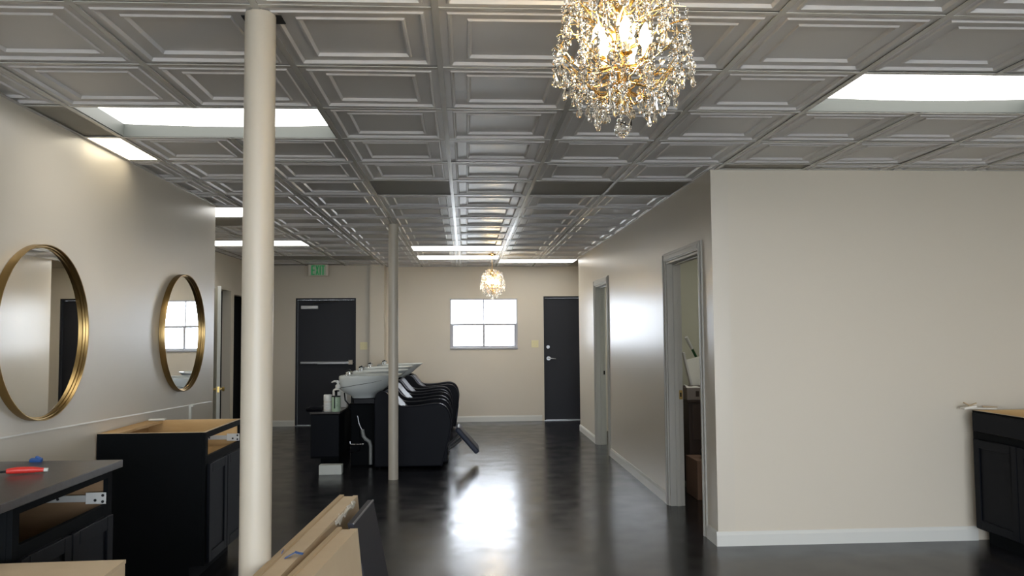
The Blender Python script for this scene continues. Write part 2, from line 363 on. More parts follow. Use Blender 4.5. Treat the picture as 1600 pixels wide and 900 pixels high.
troffers = [(-2, 0, 1, 0, 'wide lit ceiling light over the left mirrors, beside the thick column'), (4, 6, 0, 0, 'wide lit ceiling light at upper right'),
            (-4, -2, 6, 0, 'bluish ceiling light just beyond the end of the mirror wall'), (-4, -2, 10, 0, 'far left ceiling light crossing behind the thick column'),
            (0, 2, 11, 0, 'nearer of the two lights before the far chandelier'), (0, 2, 13, 0, 'ceiling light right behind the far chandelier canopy'),
            (2, 4, 14, 0, 'farthest ceiling light, over the back door'),
            (-2, 0, -5, 1, 'added unseen ceiling light behind the camera at left'), (4, 6, -5, 1, 'added unseen ceiling light behind the camera at right')]  # last pair added out of view to brighten the room
flats = {(0, 4), (2, 4), (3, 4), (-3, 1), (4, 3), (-4, 7), (-3, 7), (-4, 13), (-3, 13), (-2, 13), (-3, 15), (-4, 15)}
lit = {(i, t[2]) for t in troffers for i in range(t[0], t[1])}
warm = (-3, 2)
YTOP = {}
for i in range(-5, 8):
    xa, xb = gx(i), gx(i + 1); xc = (xa + xb) / 2
    for j in range(-2, 16):
        yc = (gy(j) + gy(j + 1)) / 2
        if xc < XL - .35 and yc < 7.0: continue
        if xb < XF - .02 or xa > XRN: continue
        if yc > YC + .35 and xa > XR + .3: continue
        if xa > XR - .05 and gy(j) > YC: continue
        if yc > YB: continue
        if (i, j) in lit or (i, j) == warm: continue
        if xb > XRN + .02 and False: continue
        fl = (i, j) in flats
        o = bpy.data.objects.new('ceiling_tile' if not fl else 'flat_panel', FM if fl else TM); COL.objects.link(o); o.parent = ceiling
        o.location = (xc, yc, H + .002)
        if fl: o['label'] = 'plain dark olive flat ceiling panel'
        else:
            o.rotation_euler = (random.gauss(0, .0035), random.gauss(0, .003), random.choice((0, PI)))
b = B()                                             # tiles out of view, behind and above the camera and in the side rooms
tile_faces = []
for i in range(-3, 8):
    for j in range(-11, -2):
        if (i, j) in lit: continue
        c = Vector(((gx(i) + gx(i + 1)) / 2, (gy(j) + gy(j + 1)) / 2, H + .006)); hx, hy = PX / 2 - .003, PY / 2 - .003
        b.box(c.x - hx, c.x + hx, c.y - hy, c.y + hy, c.z - .002, c.z + .01)
for i in range(4, 8):
    for j in range(4, 14):
        c = Vector(((gx(i) + gx(i + 1)) / 2, (gy(j) + gy(j + 1)) / 2, H + .006)); hx, hy = PX / 2 - .003, PY / 2 - .003
        if c.x - hx < XR + .12 or (i, j) in ((4, 5), (5, 5)): continue
        b.box(c.x - hx, c.x + hx, c.y - hy, c.y + hy, c.z - .002, c.z + .01)
o = b.build('tile_field', 'tile', ceiling); o['kind'] = 'stuff'
ymin, ymax = gy(-11), YB
for i in range(-5, 9):
    x = gx(i); ya = 7.0 if x < XL else ymin; yb = ymax
    if x < XF or x > XRN: continue
    if x < -1.53: yb = YBL
    if x > XR - .02: yb = YC if x > XR + .05 else YC
    runs = [(ya, yb)]
    for t in troffers:
        if t[0] < i < t[1]: runs = [q for p in runs for q in ((p[0], min(p[1], gy(t[2]) + .011)), (max(p[0], gy(t[2] + 1) - .011), p[1])) if q[1] - q[0] > .05]
    mb = B()
    for p in runs: mb.box(x - .0125, x + .0125, p[0], p[1], H - .004, H)
    mb.build('main_tee', 'tee', ceiling)
for j in range(-11, 17):
    y = gy(j)
    xa = XL if y < 7 else XF; xb = XRN if y < YC else XR
    if y > YBL: xa = -1.3
    if y > YB - .01: continue
    B().box(xa, xb, y - .011, y + .011, H - .0032, H + .0005).build('cross_tee', 'tee', ceiling)
# wall angle trim
B().box(XL, XL + .022, YS, 7.0, H - .003, H).box(XF, XF + .022, 7.0, YBL, H - .003, H).box(XF, -1.53, YBL - .022, YBL, H - .003, H).box(-1.3, 2.4, YB - .022, YB, H - .003, H).box(XR - .022, XR, YC, YE, H - .003, H).box(XR, XRN, YC - .022, YC, H - .003, H).build('wall_angle', 'tee', ceiling)

def troffer(i0, i1, j, label, m='lens', x0=None, x1=None, y0=None, y1=None, deep=0):
    xa, xb, ya, yb = (gx(i0) + .013, gx(i1) - .013, gy(j) + .012, gy(j + 1) - .012) if x0 is None else (x0, x1, y0, y1)
    r = thing('ceiling_light', label, 'ceiling light', ((xa + xb) / 2, (ya + yb) / 2, H), 'recessed fluorescent ceiling lights')
    t = .008; zt = H + .13; zl = H + (.072 if deep else .005)
    B().box(xa, xa + t, ya, yb, H, zt).box(xb - t, xb, ya, yb, H, zt).box(xa + t, xb - t, ya, ya + t, H, zt).box(xa + t, xb - t, yb - t, yb, H, zt).box(xa, xb, ya, yb, zt, zt + .006).build('housing', 'troffer', r)
    # lens sheet, sagging slightly between its supports
    lb = B(); n = 16; rows = []
    for k in range(n + 1):
        u = k / n; x = xa + t + (xb - xa - 2 * t) * u; s = .012 * math.sin(PI * u) if deep else 0
        rows.append([(x, ya + t, zl - s), (x, yb - t, zl - s), (x, yb - t, zl + .004 - s), (x, ya + t, zl + .004 - s)])
    lb.loft(rows); lb.build('lens', m, r)
    return r
for i0, i1, j, hid, lab in troffers: troffer(i0, i1, j, lab, deep=j in (0, 1))
troffer(0, 0, 0, 'small warm ceiling light cut off by the mirror wall', 'lens_warm', XL + .004, gx(-2) - .013, gy(2) + .012, gy(3) - .012)
# the side room has a light of its own
troffer(4, 6, 5, 'ceiling light inside the cluttered side room', 'lens', gx(4) + .2, gx(6) - .013, gy(5) + .012, gy(6) - .012)

# ------------------------------------------------------------------ columns
def column(x, y, r, label):
    o = thing('column', label, 'column', (x, y, 0))
    B().lathe([(r, 0), (r, H - .003)], (x, y, 0), 40).build('shaft', 'column', o, smooth=.6)
    if r > .051:
        B().box(x - .068, x - .02, y + .0, y + .07, H - .007, H - .0045).box(x + .02, x + .072, y - .005, y + .07, H - .0075, H - .0045).build('ceiling_cutout', 'void', o)
    return o
column(-.711, 2.79, .0525, 'thick pale painted pipe column standing nearest, at left')
column(-.725, 8.13, .0495, 'thin looking pale pipe column beside the shampoo chairs')

# ------------------------------------------------------------------ mirrors
def wall_mirror(y, z, r, label):
    o = thing('wall_mirror', label, 'mirror', (XL, y, z), 'round gold framed mirrors')
    n = 72; x = XL
    prof = [(r - .004, .001), (r, .003), (r, .043), (r - .001, .045), (r - .0045, .045), (r - .006, .043), (r - .007, .030), (r - .012, .029), (r - .013, .018), (r - .019, .016)]
    B().loft([[(x + h, y + a * math.cos(t), z + a * math.sin(t)) for t in ellipse_arc(n)] for a, h in prof], False, False).build('frame', 'gold', o, smooth=.5)
    B().loft([[(x + h, y + (r - .018) * math.cos(t), z + (r - .018) * math.sin(t)) for t in ellipse_arc(n)] for h in (.008, .016)]).build('mirror_glass', 'mirror', o)
    return o
wall_mirror(4.18, 1.463, .443, 'large round gold framed mirror nearest, at left edge')
wall_mirror(6.195, 1.464, .440, 'round gold framed mirror further along, reflecting the window')

# ------------------------------------------------------------------ vanity cabinets
def vanity(name, label, y0, y1, xb, xf, ztop, top_open, drawer_open, sgn=1):
    """xb = back at the wall, xf = front plane; sgn = direction the front faces"""
    s = sgn; r = thing(name, label, 'cabinet', ((xb + xf) / 2, (y0 + y1) / 2, 0), 'black vanity cabinets without drawers')
    def X(d): return xf - s * d                  # d = distance back from the front plane
    def bx(d0, d1, ya, yb, za, zb): return (min(X(d0), X(d1)), max(X(d0), X(d1)), ya, yb, za, zb)
    dep = abs(xf - xb); tk = .105; t = .016; ft = .02
    side = [(X(ft), tk), (X(ft), ztop), (X(dep), ztop), (X(dep), 0), (X(.085), 0), (X(.085), tk)]
    B().prism(side, y0, y0 + .004).build('side_panel', 'black', r)
    B().prism(side, y1 - .004, y1).build('side_panel', 'black', r)
    B().box(*bx(ft, dep, y0 + .004, y0 + t, tk, ztop)).build('inner_lining', 'birch' if top_open else 'brownply', r)
    B().box(*bx(ft, dep, y1 - t, y1 - .004, tk, ztop)).build('inner_lining', 'birch' if top_open else 'brownply', r)
    B().box(*bx(dep - .008, dep, y0 + t, y1 - t, tk, ztop)).build('back_panel', 'birch' if top_open else 'brownply', r)
    B().box(*bx(ft, dep - .008, y0 + t, y1 - t, tk, tk + .015)).build('bottom_panel', 'birch', r)
    B().box(*bx(dep - .10, dep - .008, y0 + t, y1 - t, ztop - .018, ztop - .002)).build('corner_brace', 'birch', r)
    B().box(*bx(.085, .10, y0 + .004, y1 - .004, 0, tk)).build('toe_kick', 'black', r)
    zd = ztop - .142; sw = .04
    fr = B().box(*bx(0, ft, y0, y0 + sw, tk, ztop)).box(*bx(0, ft, y1 - sw, y1, tk, ztop)).box(*bx(0, ft, y0 + sw, y1 - sw, ztop - .035, ztop)).box(*bx(0, ft, y0 + sw, y1 - sw, zd - .055, zd)).box(*bx(0, ft, y0 + sw, y1 - sw, tk, tk + .035))
    fr.build('face_frame', 'black', r, bevel=.0015)
    ym = (y0 + y1) / 2
    for ya, yb in ((y0 + .025, ym - .004), (ym + .004, y1 - .025)):
        za, zb = tk + .012, zd - .046; st = .055
        dd = B().box(*bx(-.019, -.001, ya, ya + st, za, zb)).box(*bx(-.019, -.001, yb - st, yb, za, zb)).box(*bx(-.019, -.001, ya + st, yb - st, zb - st, zb)).box(*bx(-.019, -.001, ya + st, yb - st, za, za + st))
        d = dd.build('door', 'blackdoor', r, bevel=.003)
        B().box(*bx(-.010, -.002, ya + st, yb - st, za + st, zb - st)).build('door_panel', 'blackdoor', d)
    if drawer_open:
        for yy, sg in ((y1 - sw, -1),):
            zc = zd + .024
            a, c = sorted((yy, yy + sg * .012))
            pl = B().box(*bx(.005, .42, a, c, zc - .014, zc + .014)).build('drawer_slide', 'zinc', r, bevel=.002)
            a, c = sorted((yy + sg * .012, yy + sg * .015))
            B().box(*bx(.001, .085, a, c, zc - .022, zc + .026)).build('slide_bracket', 'pvc', pl, bevel=.002)
            q = yy + sg * .0155
            for dx, dz in ((.014, .014), (.014, -.012), (.045, -.006), (.20, 0)):
                B().lathe([(.006, -.002), (.006, .002)], (X(dx), q if dx < .1 else yy + sg * .012, zc + dz), 10, axis='y').build('screw_hole', 'void', pl)
        B().box(*bx(.02, .34, y1 - t - .001, y1 - t, zd - .03, ztop - .01)).build('lining_sheet', 'birch' if top_open else 'brownply', r)
    else:
        d = B().box(*bx(-.019, -.001, y0 + .025, y1 - .025, zd + .006, ztop - .012)).build('drawer_front', 'blackdoor', r, bevel=.003)
    if top_open:                                 # raw plywood edge of the open top
        B().box(*bx(ft, dep, y0, y0 + .012, ztop, ztop + .0015)).box(*bx(ft, dep, y1 - .012, y1, ztop, ztop + .0015)).box(*bx(0, ft, y0, y1, ztop, ztop + .0015)).build('raw_top_edge', 'card', r)
    return r
v1 = vanity('vanity_cabinet', 'black vanity cabinet with counter top, nearest at lower left', 2.82, 3.58, XL + .01, -1.52, .872, False, True)
ct = tag(B().box(XL + .002, -1.485, 2.68, 3.602, .8735, .905).build('countertop', 'counter', bevel=.003), 'black laminate counter on the nearest left cabinet', 'countertop')
B().box(XL + .004, -1.488, 2.678, 2.680, .876, .903).build('raw_end', 'torn', ct)
v2 = vanity('vanity_cabinet', 'black open topped cabinet showing pale wood inside, under the second mirror', 4.825, 5.585, XL + .01, -1.52, .874, True, True)
v3 = vanity('vanity_cabinet', 'black open topped cabinet cut off by the right edge', 4.40, 5.30, XRN - .02, 3.44, .893, True, False, -1)
# scraps and small things on cabinets
t = thing('screwdriver', 'red handled tool lying on the near left counter', 'tool', (-1.725, 3.265, 0.9050))
B().tube([(-1.778, 3.247, 0.9190), (-1.745, 3.257, 0.9210), (-1.695, 3.273, 0.9200), (-1.657, 3.285, 0.9170)], [.010, .0135, .0125, .008], 10).build('handle', 'red', t, smooth=.8)
B().tube([(-1.657, 3.285, 0.9170), (-1.643, 3.289, 0.9160)], [.008, .007], 10).build('end_cap', 'foam', t, smooth=.8)
B().tube([(-1.945, 3.205, 0.9095), (-1.855, 3.225, 0.9130), (-1.778, 3.247, 0.9190)], .004, 8).build('shank', 'gloss_black', t, smooth=.8)
o = B(); rot = Matrix.Rotation(.3, 3, 'X'); o.obox((-1.835, 3.572, .9125), (.05, .022, .016), rot).obox((-1.828, 3.575, .9225), (.022, .016, .01), Matrix.Rotation(.5, 3, 'Y'))
tag(o.build('tape_scrap', 'blue', bevel=.004), 'crumpled blue tape scrap on the near counter edge', 'tape')
o = B().box(XL, XL + .018, 6.40, 6.43, .55, .89).box(XL, XL + .034, 6.40, 6.43, .89, .905)
tag(o.build('wood_stub', 'paper', bevel=.002), 'short off white strip fixed to the wall beyond the second cabinet', 'scrap')
o = B(); o.obox((-2.07, 5.555, .8815), (.10, .05, .010), Matrix.Rotation(.08, 3, 'Z'))
tag(o.build('paper_strip', 'paper'), 'pale strip lying on the back rim of the second cabinet', 'scrap')
t = thing('drywall_scrap', 'torn white drywall scraps on the left corner of the right cabinet', 'scrap', (3.50, 5.28, .8945))
o = B(); o.obox((3.50, 5.292, .905), (.20, .03, .010), Matrix.Rotation(.04, 3, 'Y')).obox((3.415, 5.30, .913), (.09, .05, .016), Matrix.Rotation(-.15, 3, 'Y')); o.build('plaster_piece', 'torn', t, bevel=.003)
o = B(); o.obox((3.41, 5.29, .930), (.075, .012, .007), Matrix.Rotation(.45, 3, 'Y')).obox((3.44, 5.295, .932), (.06, .01, .006), Matrix.Rotation(-.3, 3, 'Y')).obox((3.56, 5.29, .915), (.10, .012, .006), Matrix.Rotation(.05, 3, 'Y')); o.build('paper_flake', 'card_edge', t)
t2 = None

# ------------------------------------------------------------------ cartons in the foreground
t = thing('carton', 'tan cardboard carton cut off by the lower left corner', 'box', (-1.45, 2.45, 0))
B().box(-1.80, -1.113, 2.15, 2.735, 0, .696).build('carton_body', 'card', t, bevel=.004)
B().hexa([(-1.80, 2.44, .696), (-1.113, 2.44, .696), (-1.113, 2.737, .696), (-1.80, 2.737, .696), (-1.80, 2.44, .700), (-1.113, 2.44, .700), (-1.113, 2.737, .708), (-1.80, 2.737, .702)]).build('top_flap', 'card', t)
B().hexa([(-1.80, 2.15, .696), (-1.113, 2.15, .696), (-1.113, 2.436, .696), (-1.80, 2.436, .696), (-1.80, 2.15, .704), (-1.113, 2.15, .706), (-1.113, 2.436, .700), (-1.80, 2.436, .700)]).build('top_flap', 'card', t)

def flat_carton(name, label, cat, far, near, thick, ztop, lean, m, parts=None, y_off=0):
    """Flat package standing on its long edge, leaning left: far/near = (x,y) of its top left edge."""
    fx, fy = far; nx, ny = near
    L = Vector((nx - fx, ny - fy, 0)).normalized(); side = Vector((-L.y, L.x, 0))
    if side.x < 0: side = -side
    r = thing(name, label, cat, ((fx + nx) / 2 + lean * ztop, (fy + ny) / 2, 0))
    def P(e, s, z):                              # e: 0 far 1 near ; s across ; z height
        base = Vector((fx, fy, 0)).lerp(Vector((nx, ny, 0)), e) + side * s
        q = base + Vector((1, 0, 0)) * lean * (ztop - z); return (q.x, q.y, z)
    def slab(s0, s1, z0, z1, pname, mm, e0=0, e1=1, par=None, bev=0):
        return B().hexa([P(e0, s0, z0), P(e1, s0, z0), P(e1, s1, z0), P(e0, s1, z0), P(e0, s0, z1), P(e1, s0, z1), P(e1, s1, z1), P(e0, s1, z1)]).build(pname, mm, par or r, bevel=bev)
    slab(0, thick, 0, ztop, 'carton_body' if m == 'card' else 'panel', m, bev=.002)
    return r, slab, P
r, slab, P = flat_carton('flat_carton', 'long flat cardboard carton on edge with torn end, blue tape on top', 'box', (-.597, 3.88), (-.690, 2.30), .085, .675, .105, 'card')
slab(0, .020, .675, .683, 'folded_flap', 'card_edge'); slab(.0635, .085, .675, .679, 'folded_flap', 'card')
b = B()
rt = random.Random(3)
for k in range(14):
    e = rt.uniform(.0, .30); q = Vector(P(e, .086 + rt.uniform(-.004, .004), .676 - rt.uniform(0, .018)))
    b.obox(q, (.004, rt.uniform(.05, .13), rt.uniform(.008, .020)), Matrix.Rotation(rt.uniform(-.5, .5), 3, 'Y') @ Matrix.Rotation(rt.uniform(-.14, .14), 3, 'X') @ Matrix.Rotation(rt.uniform(-.08, .08), 3, 'Z'))
b.build('torn_edge', 'torn', r)['kind'] = 'stuff'
b = B(); q = Vector(P(.66, .055, .684)); b.obox(q, (.04, .022, .0015), Matrix.Rotation(-.5, 3, 'Y')).obox(q + Vector((.028, .01, .004)), (.03, .022, .0015), Matrix.Rotation(.25, 3, 'Y')).obox(q + Vector((-.024, -.005, .014)), (.012, .02, .0015), Matrix.Rotation(-1.1, 3, 'Y'))
b.build('tape_piece', 'blue', r)
r, slab, P = flat_carton('flat_carton', 'shorter flat cardboard carton on edge in front of the long one', 'box', (-.505, 3.23), (-.600, 2.18), .080, .675, .10, 'card')
slab(0, .018, .675, .683, 'folded_flap', 'card_edge'); slab(.05, .08, .675, .678, 'folded_flap', 'card')
r, slab, P = flat_carton('dark_panel', 'thin navy black panel on edge behind the shorter carton', 'panel', (-.452, 3.76), (-.478, 3.30), .026, .680, .20, 'navy')
slab(.022, .0275, .676, .6815, 'edge_highlight_strip', 'steel')  # pale strip added as the highlight along the panel edge

# ------------------------------------------------------------------ shampoo stations
def smooth_poly(pts, k=4):
    out = []; n = len(pts)
    for i in range(n):
        p0, p1, p2, p3 = [Vector((*pts[(i + d) % n], 0)) for d in (-1, 0, 1, 2)]
        for t in [q / k for q in range(k)]:
            v = .5 * ((2 * p1) + (p2 - p0) * t + (2 * p0 - 5 * p1 + 4 * p2 - p3) * t * t + (3 * p1 - p0 - 3 * p2 + p3) * t ** 3)
            out.append((v.x, v.y))
    return out
OX, OY = -.60, 9.10          # station origin in the world; local = world - origin
def station(label, extended):
    r = thing('shampoo_station', label, 'shampoo chair', (OX, OY, 0), 'shampoo stations in a row')
    top = [(-.985, .60), (-.985, .74), (-.955, .81), (-.90, .83), (-.84, .80), (-.77, .71), (-.69, .667), (-.60, .663), (-.50, .670), (-.40, .684), (-.31, .690), (-.245, .672), (-.20, .63), (-.172, .565), (-.160, .485), (-.168, .40), (-.195, .28), (-.235, .12), (-.262, .02)]
    # smooth only the top run
    sm = []
    for i in range(len(top) - 1):
        p0, p1, p2, p3 = [Vector((*top[min(max(i + d, 0), len(top) - 1)], 0)) for d in (-1, 0, 1, 2)]
        for t in (0, .25, .5, .75):
            v = .5 * ((2 * p1) + (p2 - p0) * t + (2 * p0 - 5 * p1 + 4 * p2 - p3) * t * t + (3 * p1 - p0 - 3 * p2 + p3) * t ** 3); sm.append((v.x, v.y))
    sm.append(top[-1]); poly = [(-.985, .02)] + sm
    for y0 in (8.75, 9.36):
        B().prism(poly, y0, y0 + .09).build('armrest', 'vinyl', r, smooth=.5, bevel=.012, segs=3)
        for yy in (y0 + .006, y0 + .084):
            B().tube([(x, yy, z) for x, z in sm[24:]], .0045, 6).build('piping', 'piping', r, smooth=.9)
    B().box(-.72, -.20, 8.842, 9.358, .05, .33).build('seat_base', 'vinyl', r, bevel=.01)
    B().box(-.60, -.17, 8.845, 9.355, .33, .44).build('seat', 'vinyl_sheen', r, bevel=.03, segs=3)
    # reclined backrest
    p = [(-.50, .44), (-.665, .62), (-.745, .70), (-.835, .812), (-.865, .825), (-.925, .80), (-.93, .77), (-.80, .60), (-.62, .40), (-.55, .40)]
    B().prism(p, 8.845, 9.355).build('backrest', 'vinyl_sheen', r, smooth=.5, bevel=.02, segs=3)
    # leg rest
    if extended:
        c = Vector((.012, 9.10, .268)); a = math.atan2(.245, -.185)     # pad axis in xz
        rot = Matrix.Rotation(-(a - PI / 2), 3, 'Y')
        pad = B(); pad.obox(c, (.06, .42, .36), Matrix.Rotation(math.radians(-41), 3, 'Y')); pad.build('leg_rest', 'vinyl_sheen', r, bevel=.022, segs=3)
        for yy in (8.98, 9.22):
            B().tube([(-.22, yy, .14), (-.05, yy, .27)], .011, 6).tube([(-.20, yy, .19), (-.08, yy, .31)], .009, 6).build('leg_rest_link', 'steel', r)
            B().box(-.26, -.20, yy - .02, yy + .02, .09, .20).build('hinge_plate', 'gloss_black', r)
    else:
        B().obox((-.205, 9.10, .22), (.05, .42, .30), Matrix.Rotation(.12, 3, 'Y')).build('leg_rest', 'vinyl_sheen', r, bevel=.02, segs=3)
    # basin
    def egg(xa, xb, hw, z, n=36, tilt=0., sq=2.4):
        xc, hl = (xa + xb) / 2, (xb - xa) / 2; out = []
        for t in ellipse_arc(n):
            c, s = math.cos(t), math.sin(t)
            x = xc + hl * math.copysign(abs(c) ** (2 / sq), c); u = (x - xc) / hl
            yv = hw * math.copysign(abs(s) ** (2 / sq), s) * (1 - .12 * u)
            out.append((x, 9.10 + yv, z + tilt * (x + 1.41)))
        return out
    tl = .018
    rings = [egg(-1.265, -1.005, .125, .742), egg(-1.275, -.998, .135, .762), egg(-1.33, -.96, .165, .79), egg(-1.385, -.915, .205, .825, tilt=.01), egg(-1.405, -.86, .228, .87, tilt=.01),
             egg(-1.41, -.79, .243, .925, tilt=.015), egg(-1.412, -.735, .25, .965, tilt=tl), egg(-1.408, -.715, .25, .982, tilt=tl), egg(-1.395, -.715, .240, .988, tilt=tl), egg(-1.372, -.745, .222, .982, tilt=tl),
             egg(-1.36, -.80, .205, .93, tilt=.04), egg(-1.33, -.88, .17, .85, tilt=.01), egg(-1.26, -.98, .10, .80), egg(-1.20, -1.06, .04, .79)]
    B().loft(rings).build('basin', 'ceramic', r, smooth=1.0)
    seam = [Vector(p) for p in egg(-1.4115, -.768, .2465, .0)]
    sl = []
    for p in seam:
        u = (p.x + 1.41) / .67
        sl.append((p.x - .03 * (1 - u) * 0, p.y, .855 + .115 * u ** 1.3))
    # follow the shell at the seam height
    def shell(z, t):
        zs = [(.825, -1.385, -.915, .205), (.87, -1.405, -.86, .228), (.925, -1.41, -.79, .243), (.985, -1.412, -.735, .25), (1.02, -1.41, -.715, .25)]
        for a, c in zip(zs, zs[1:]):
            if a[0] <= z <= c[0]:
                k = (z - a[0]) / (c[0] - a[0]); return [a[i] + (c[i] - a[i]) * k for i in (1, 2, 3)]
        return zs[-1][1:]
    ring = []
    for i, t in enumerate(ellipse_arc(36)):
        u = .5 + .5 * math.cos(t); z = .858 + .12 * u ** 1.4
        xa, xb, hw = shell(z - .02 * u, t); q = egg(xa - .0015, xb + .0015, hw + .0015, 0)[i]; ring.append((q[0], q[1], z))
    B().tube(ring, .0032, 5, closed=True).build('seam_line', 'seam', r)
    # taps at the back of the bowl
    fa = B().lathe([(.018, 0), (.018, .03), (.012, .034)], (-1.325, 9.06, .965), 12).tube([(-1.325, 9.06, .99), (-1.325, 9.06, 1.02), (-1.30, 9.06, 1.035), (-1.26, 9.06, 1.028)], .010, 8)
    fa.build('tap', 'chrome', r, smooth=.8)
    B().tube([(-1.325, 9.06, 1.03), (-1.285, 9.05, 1.05)], [.010, .008], 8).build('tap_lever', 'gloss_black', r, smooth=.8)
    B().lathe([(.016, 0), (.016, .02), (.022, .025), (.022, .05), (.01, .055)], (-1.31, 9.17, .965), 12).build('spray_head', 'chrome', r, smooth=.8)
    # pedestal, hoses and drain
    B().box(-1.24, -1.00, 8.96, 9.24, .675, .742).build('basin_bracket', 'gloss_black', r, bevel=.01)
    B().prism([(-1.30, .675), (-.99, .675), (-.99, 0), (-1.27, 0), (-1.27, .60), (-1.30, .62)], 9.0, 9.22).build('pedestal', 'black', r, bevel=.008)
    B().lathe([(.012, 0), (.012, .05)], (-1.0, 8.94, .70), 10, axis='x').lathe([(.02, 0), (.02, .012)], (-.955, 8.94, .70), 10, axis='x').build('tilt_knob', 'chrome', r)
    B().tube([(-1.19, 8.955, .55), (-1.175, 8.955, .47), (-1.150, 8.955, .41), (-1.13, 8.955, .385)], .008, 8).build('supply_hose', 'steel', r, smooth=.8)
    B().tube([(-1.135, 8.955, .40), (-1.125, 8.955, .33), (-1.10, 8.955, .295), (-1.06, 8.955, .27), (-1.045, 8.955, .22), (-1.045, 8.955, .15), (-1.045, 8.955, .02)], [.021, .021, .021, .021, .020, .020, .020], 10).build('drain_pipe', 'pipe', r, smooth=.8)
    B().tube([(-1.27, 8.96, .24), (-1.14, 8.96, .24)], .007, 8).lathe([(.014, 0), (.014, .02)], (-1.14, 8.96, .24), 10, axis='x').lathe([(.012, 0), (.012, .03)], (-1.27, 8.96, .245), 10).build('shutoff_valve', 'chrome', r, smooth=.8)
    B().tube([(-1.15, 8.965, .24), (-1.17, 8.965, .17), (-1.22, 8.965, .15), (-1.28, 8.965, .16)], .006, 6).tube([(-1.16, 8.965, .40), (-1.165, 8.965, .30), (-1.145, 8.965, .24)], .005, 6).build('supply_hose', 'gloss_black', r, smooth=.8)
    B().tube([(-1.34, 9.0, .80), (-1.33, 8.99, .72), (-1.28, 8.99, .66), (-1.26, 9.03, .60)], .008, 8).build('spray_hose', 'gloss_black', r, smooth=.8)
    return r
def copy_tree(o, parent=None):
    c = o.copy(); COL.objects.link(c); c.parent = parent
    if parent is None: c.matrix_parent_inverse = Matrix()
    for ch in list(o.children): copy_tree(ch, c)
    return c
s1 = station('nearest black shampoo chair with white basin, its leg rest swung out', True)
s2 = station('second black shampoo chair with white basin, behind the nearest one', False)
s2.location = (OX - .01, OY + 1.12, 0)
for dx, y, lab in ((-.03, OY + 2.22, 'third black shampoo chair with white basin from the front'), (.055, OY + 3.33, 'farthest black shampoo chair with white basin, by the window wall')):
    c = copy_tree(s2); c.location = (OX + dx, y, 0); c['label'] = lab

# trolley with bottles
t = thing('storage_trolley', 'black storage cabinet beside the nearest shampoo basin', 'trolley', (-1.49, 9.1, 0))
B().box(-1.65, -1.35, 8.70, 9.62, .13, .60).build('cabinet_body', 'black', t, bevel=.004)
B().box(-1.55, -1.36, 8.74, 9.60, 0, .13).build('plinth', 'black', t)
B().box(-1.66, -1.34, 8.69, 9.63, .60, .62).build('top_board', 'counter', t, bevel=.003)
B().box(-1.648, -1.352, 8.692, 8.70, .15, .59).build('door', 'blackdoor', t, bevel=.003)
t = thing('plastic_tray', 'black plastic tray at the left end of the trolley top', 'tray', (-1.60, 8.80, .62))
B().box(-1.69, -1.53, 8.70, 8.90, .62, .626).build('tray_base', 'gloss_black', t)
B().hexa([(-1.69, 8.70, .626), (-1.53, 8.70, .626), (-1.53, 8.708, .626), (-1.69, 8.708, .626), (-1.70, 8.69, .652), (-1.53, 8.69, .652), (-1.53, 8.698, .652), (-1.70, 8.698, .652)]).box(-1.70, -1.53, 8.89, 8.90, .626, .665).box(-1.70, -1.692, 8.70, 8.90, .626, .66).build('tray_rim', 'gloss_black', t)
t = thing('product_jar', 'squat white capped bottle on the trolley, left of the green one', 'bottle', (-1.487, 8.80, .62))
B().lathe([(.042, 0), (.044, .004), (.044, .108), (.040, .112)], (-1.487, 8.80, .62), 24).build('jar_body', 'plastic_white', t, smooth=.6)
B().lathe([(.043, .112), (.045, .115), (.045, .172), (.041, .178)], (-1.487, 8.80, .62), 24).build('jar_lid', 'plastic_white', t, smooth=.6)
B().lathe([(.0446, .012), (.0446, .016)], (-1.487, 8.80, .62), 24).build('label_line', 'card_edge', t); B().lathe([(.0446, .100), (.0446, .104)], (-1.487, 8.80, .62), 24).build('label_line', 'card_edge', t)
for k, (z, wd) in enumerate(((.078, .03), (.066, .04), (.044, .035), (.034, .03))):
    B().tube([(-1.487 + .0447 * math.sin(a), 8.80 - .0447 * math.cos(a), .62 + z) for a in [(-.5 + q / 6) * wd / .045 for q in range(7)]], .0009, 4).build('label_print', 'steel', t)
t = thing('pump_bottle', 'green bottle with black collar in front on the trolley', 'bottle', (-1.392, 8.755, .62))
B().lathe([(.044, 0), (.046, .005), (.046, .145), (.042, .155), (.018, .163)], (-1.392, 8.755, .62), 24).build('bottle_body', 'green_label', t, smooth=.6)
B().lathe([(.048, .157), (.048, .168)], (-1.392, 8.755, .62), 24).lathe([(.014, .168), (.014, .205), (.017, .21), (.017, .225)], (-1.392, 8.755, .62), 16).tube([(-1.392, 8.755, .842), (-1.36, 8.74, .840)], .008, 8).build('pump_head', 'gloss_black', t, smooth=.6)
B().box(-1.4065, -1.3945, 8.707, 8.7105, .655, .777).build('label_stripe', 'gloss_black', t)
for z in (.70, .69, .68, .73, .745): B().tube([(-1.392 + .0465 * math.sin(a), 8.755 - .0465 * math.cos(a), z) for a in (.12, .3, .5, .65)], .001, 4).build('label_print', 'darkwood', t)
t = thing('pump_bottle', 'white pump bottle standing behind the green bottle', 'bottle', (-1.400, 8.855, .62))
B().lathe([(.044, 0), (.046, .005), (.046, .21), (.042, .225), (.02, .24)], (-1.400, 8.855, .62), 24).build('bottle_body', 'plastic_white', t, smooth=.6)
B().lathe([(.026, .24), (.028, .245), (.028, .27), (.02, .28), (.012, .285), (.012, .30), (.02, .302), (.02, .322)], (-1.388, 8.855, .62), 16).tube([(-1.388, 8.855, .935), (-1.43, 8.855, .937), (-1.458, 8.855, .925)], [.012, .010, .006], 8).build('pump_head', 'plastic_white', t, smooth=.6)
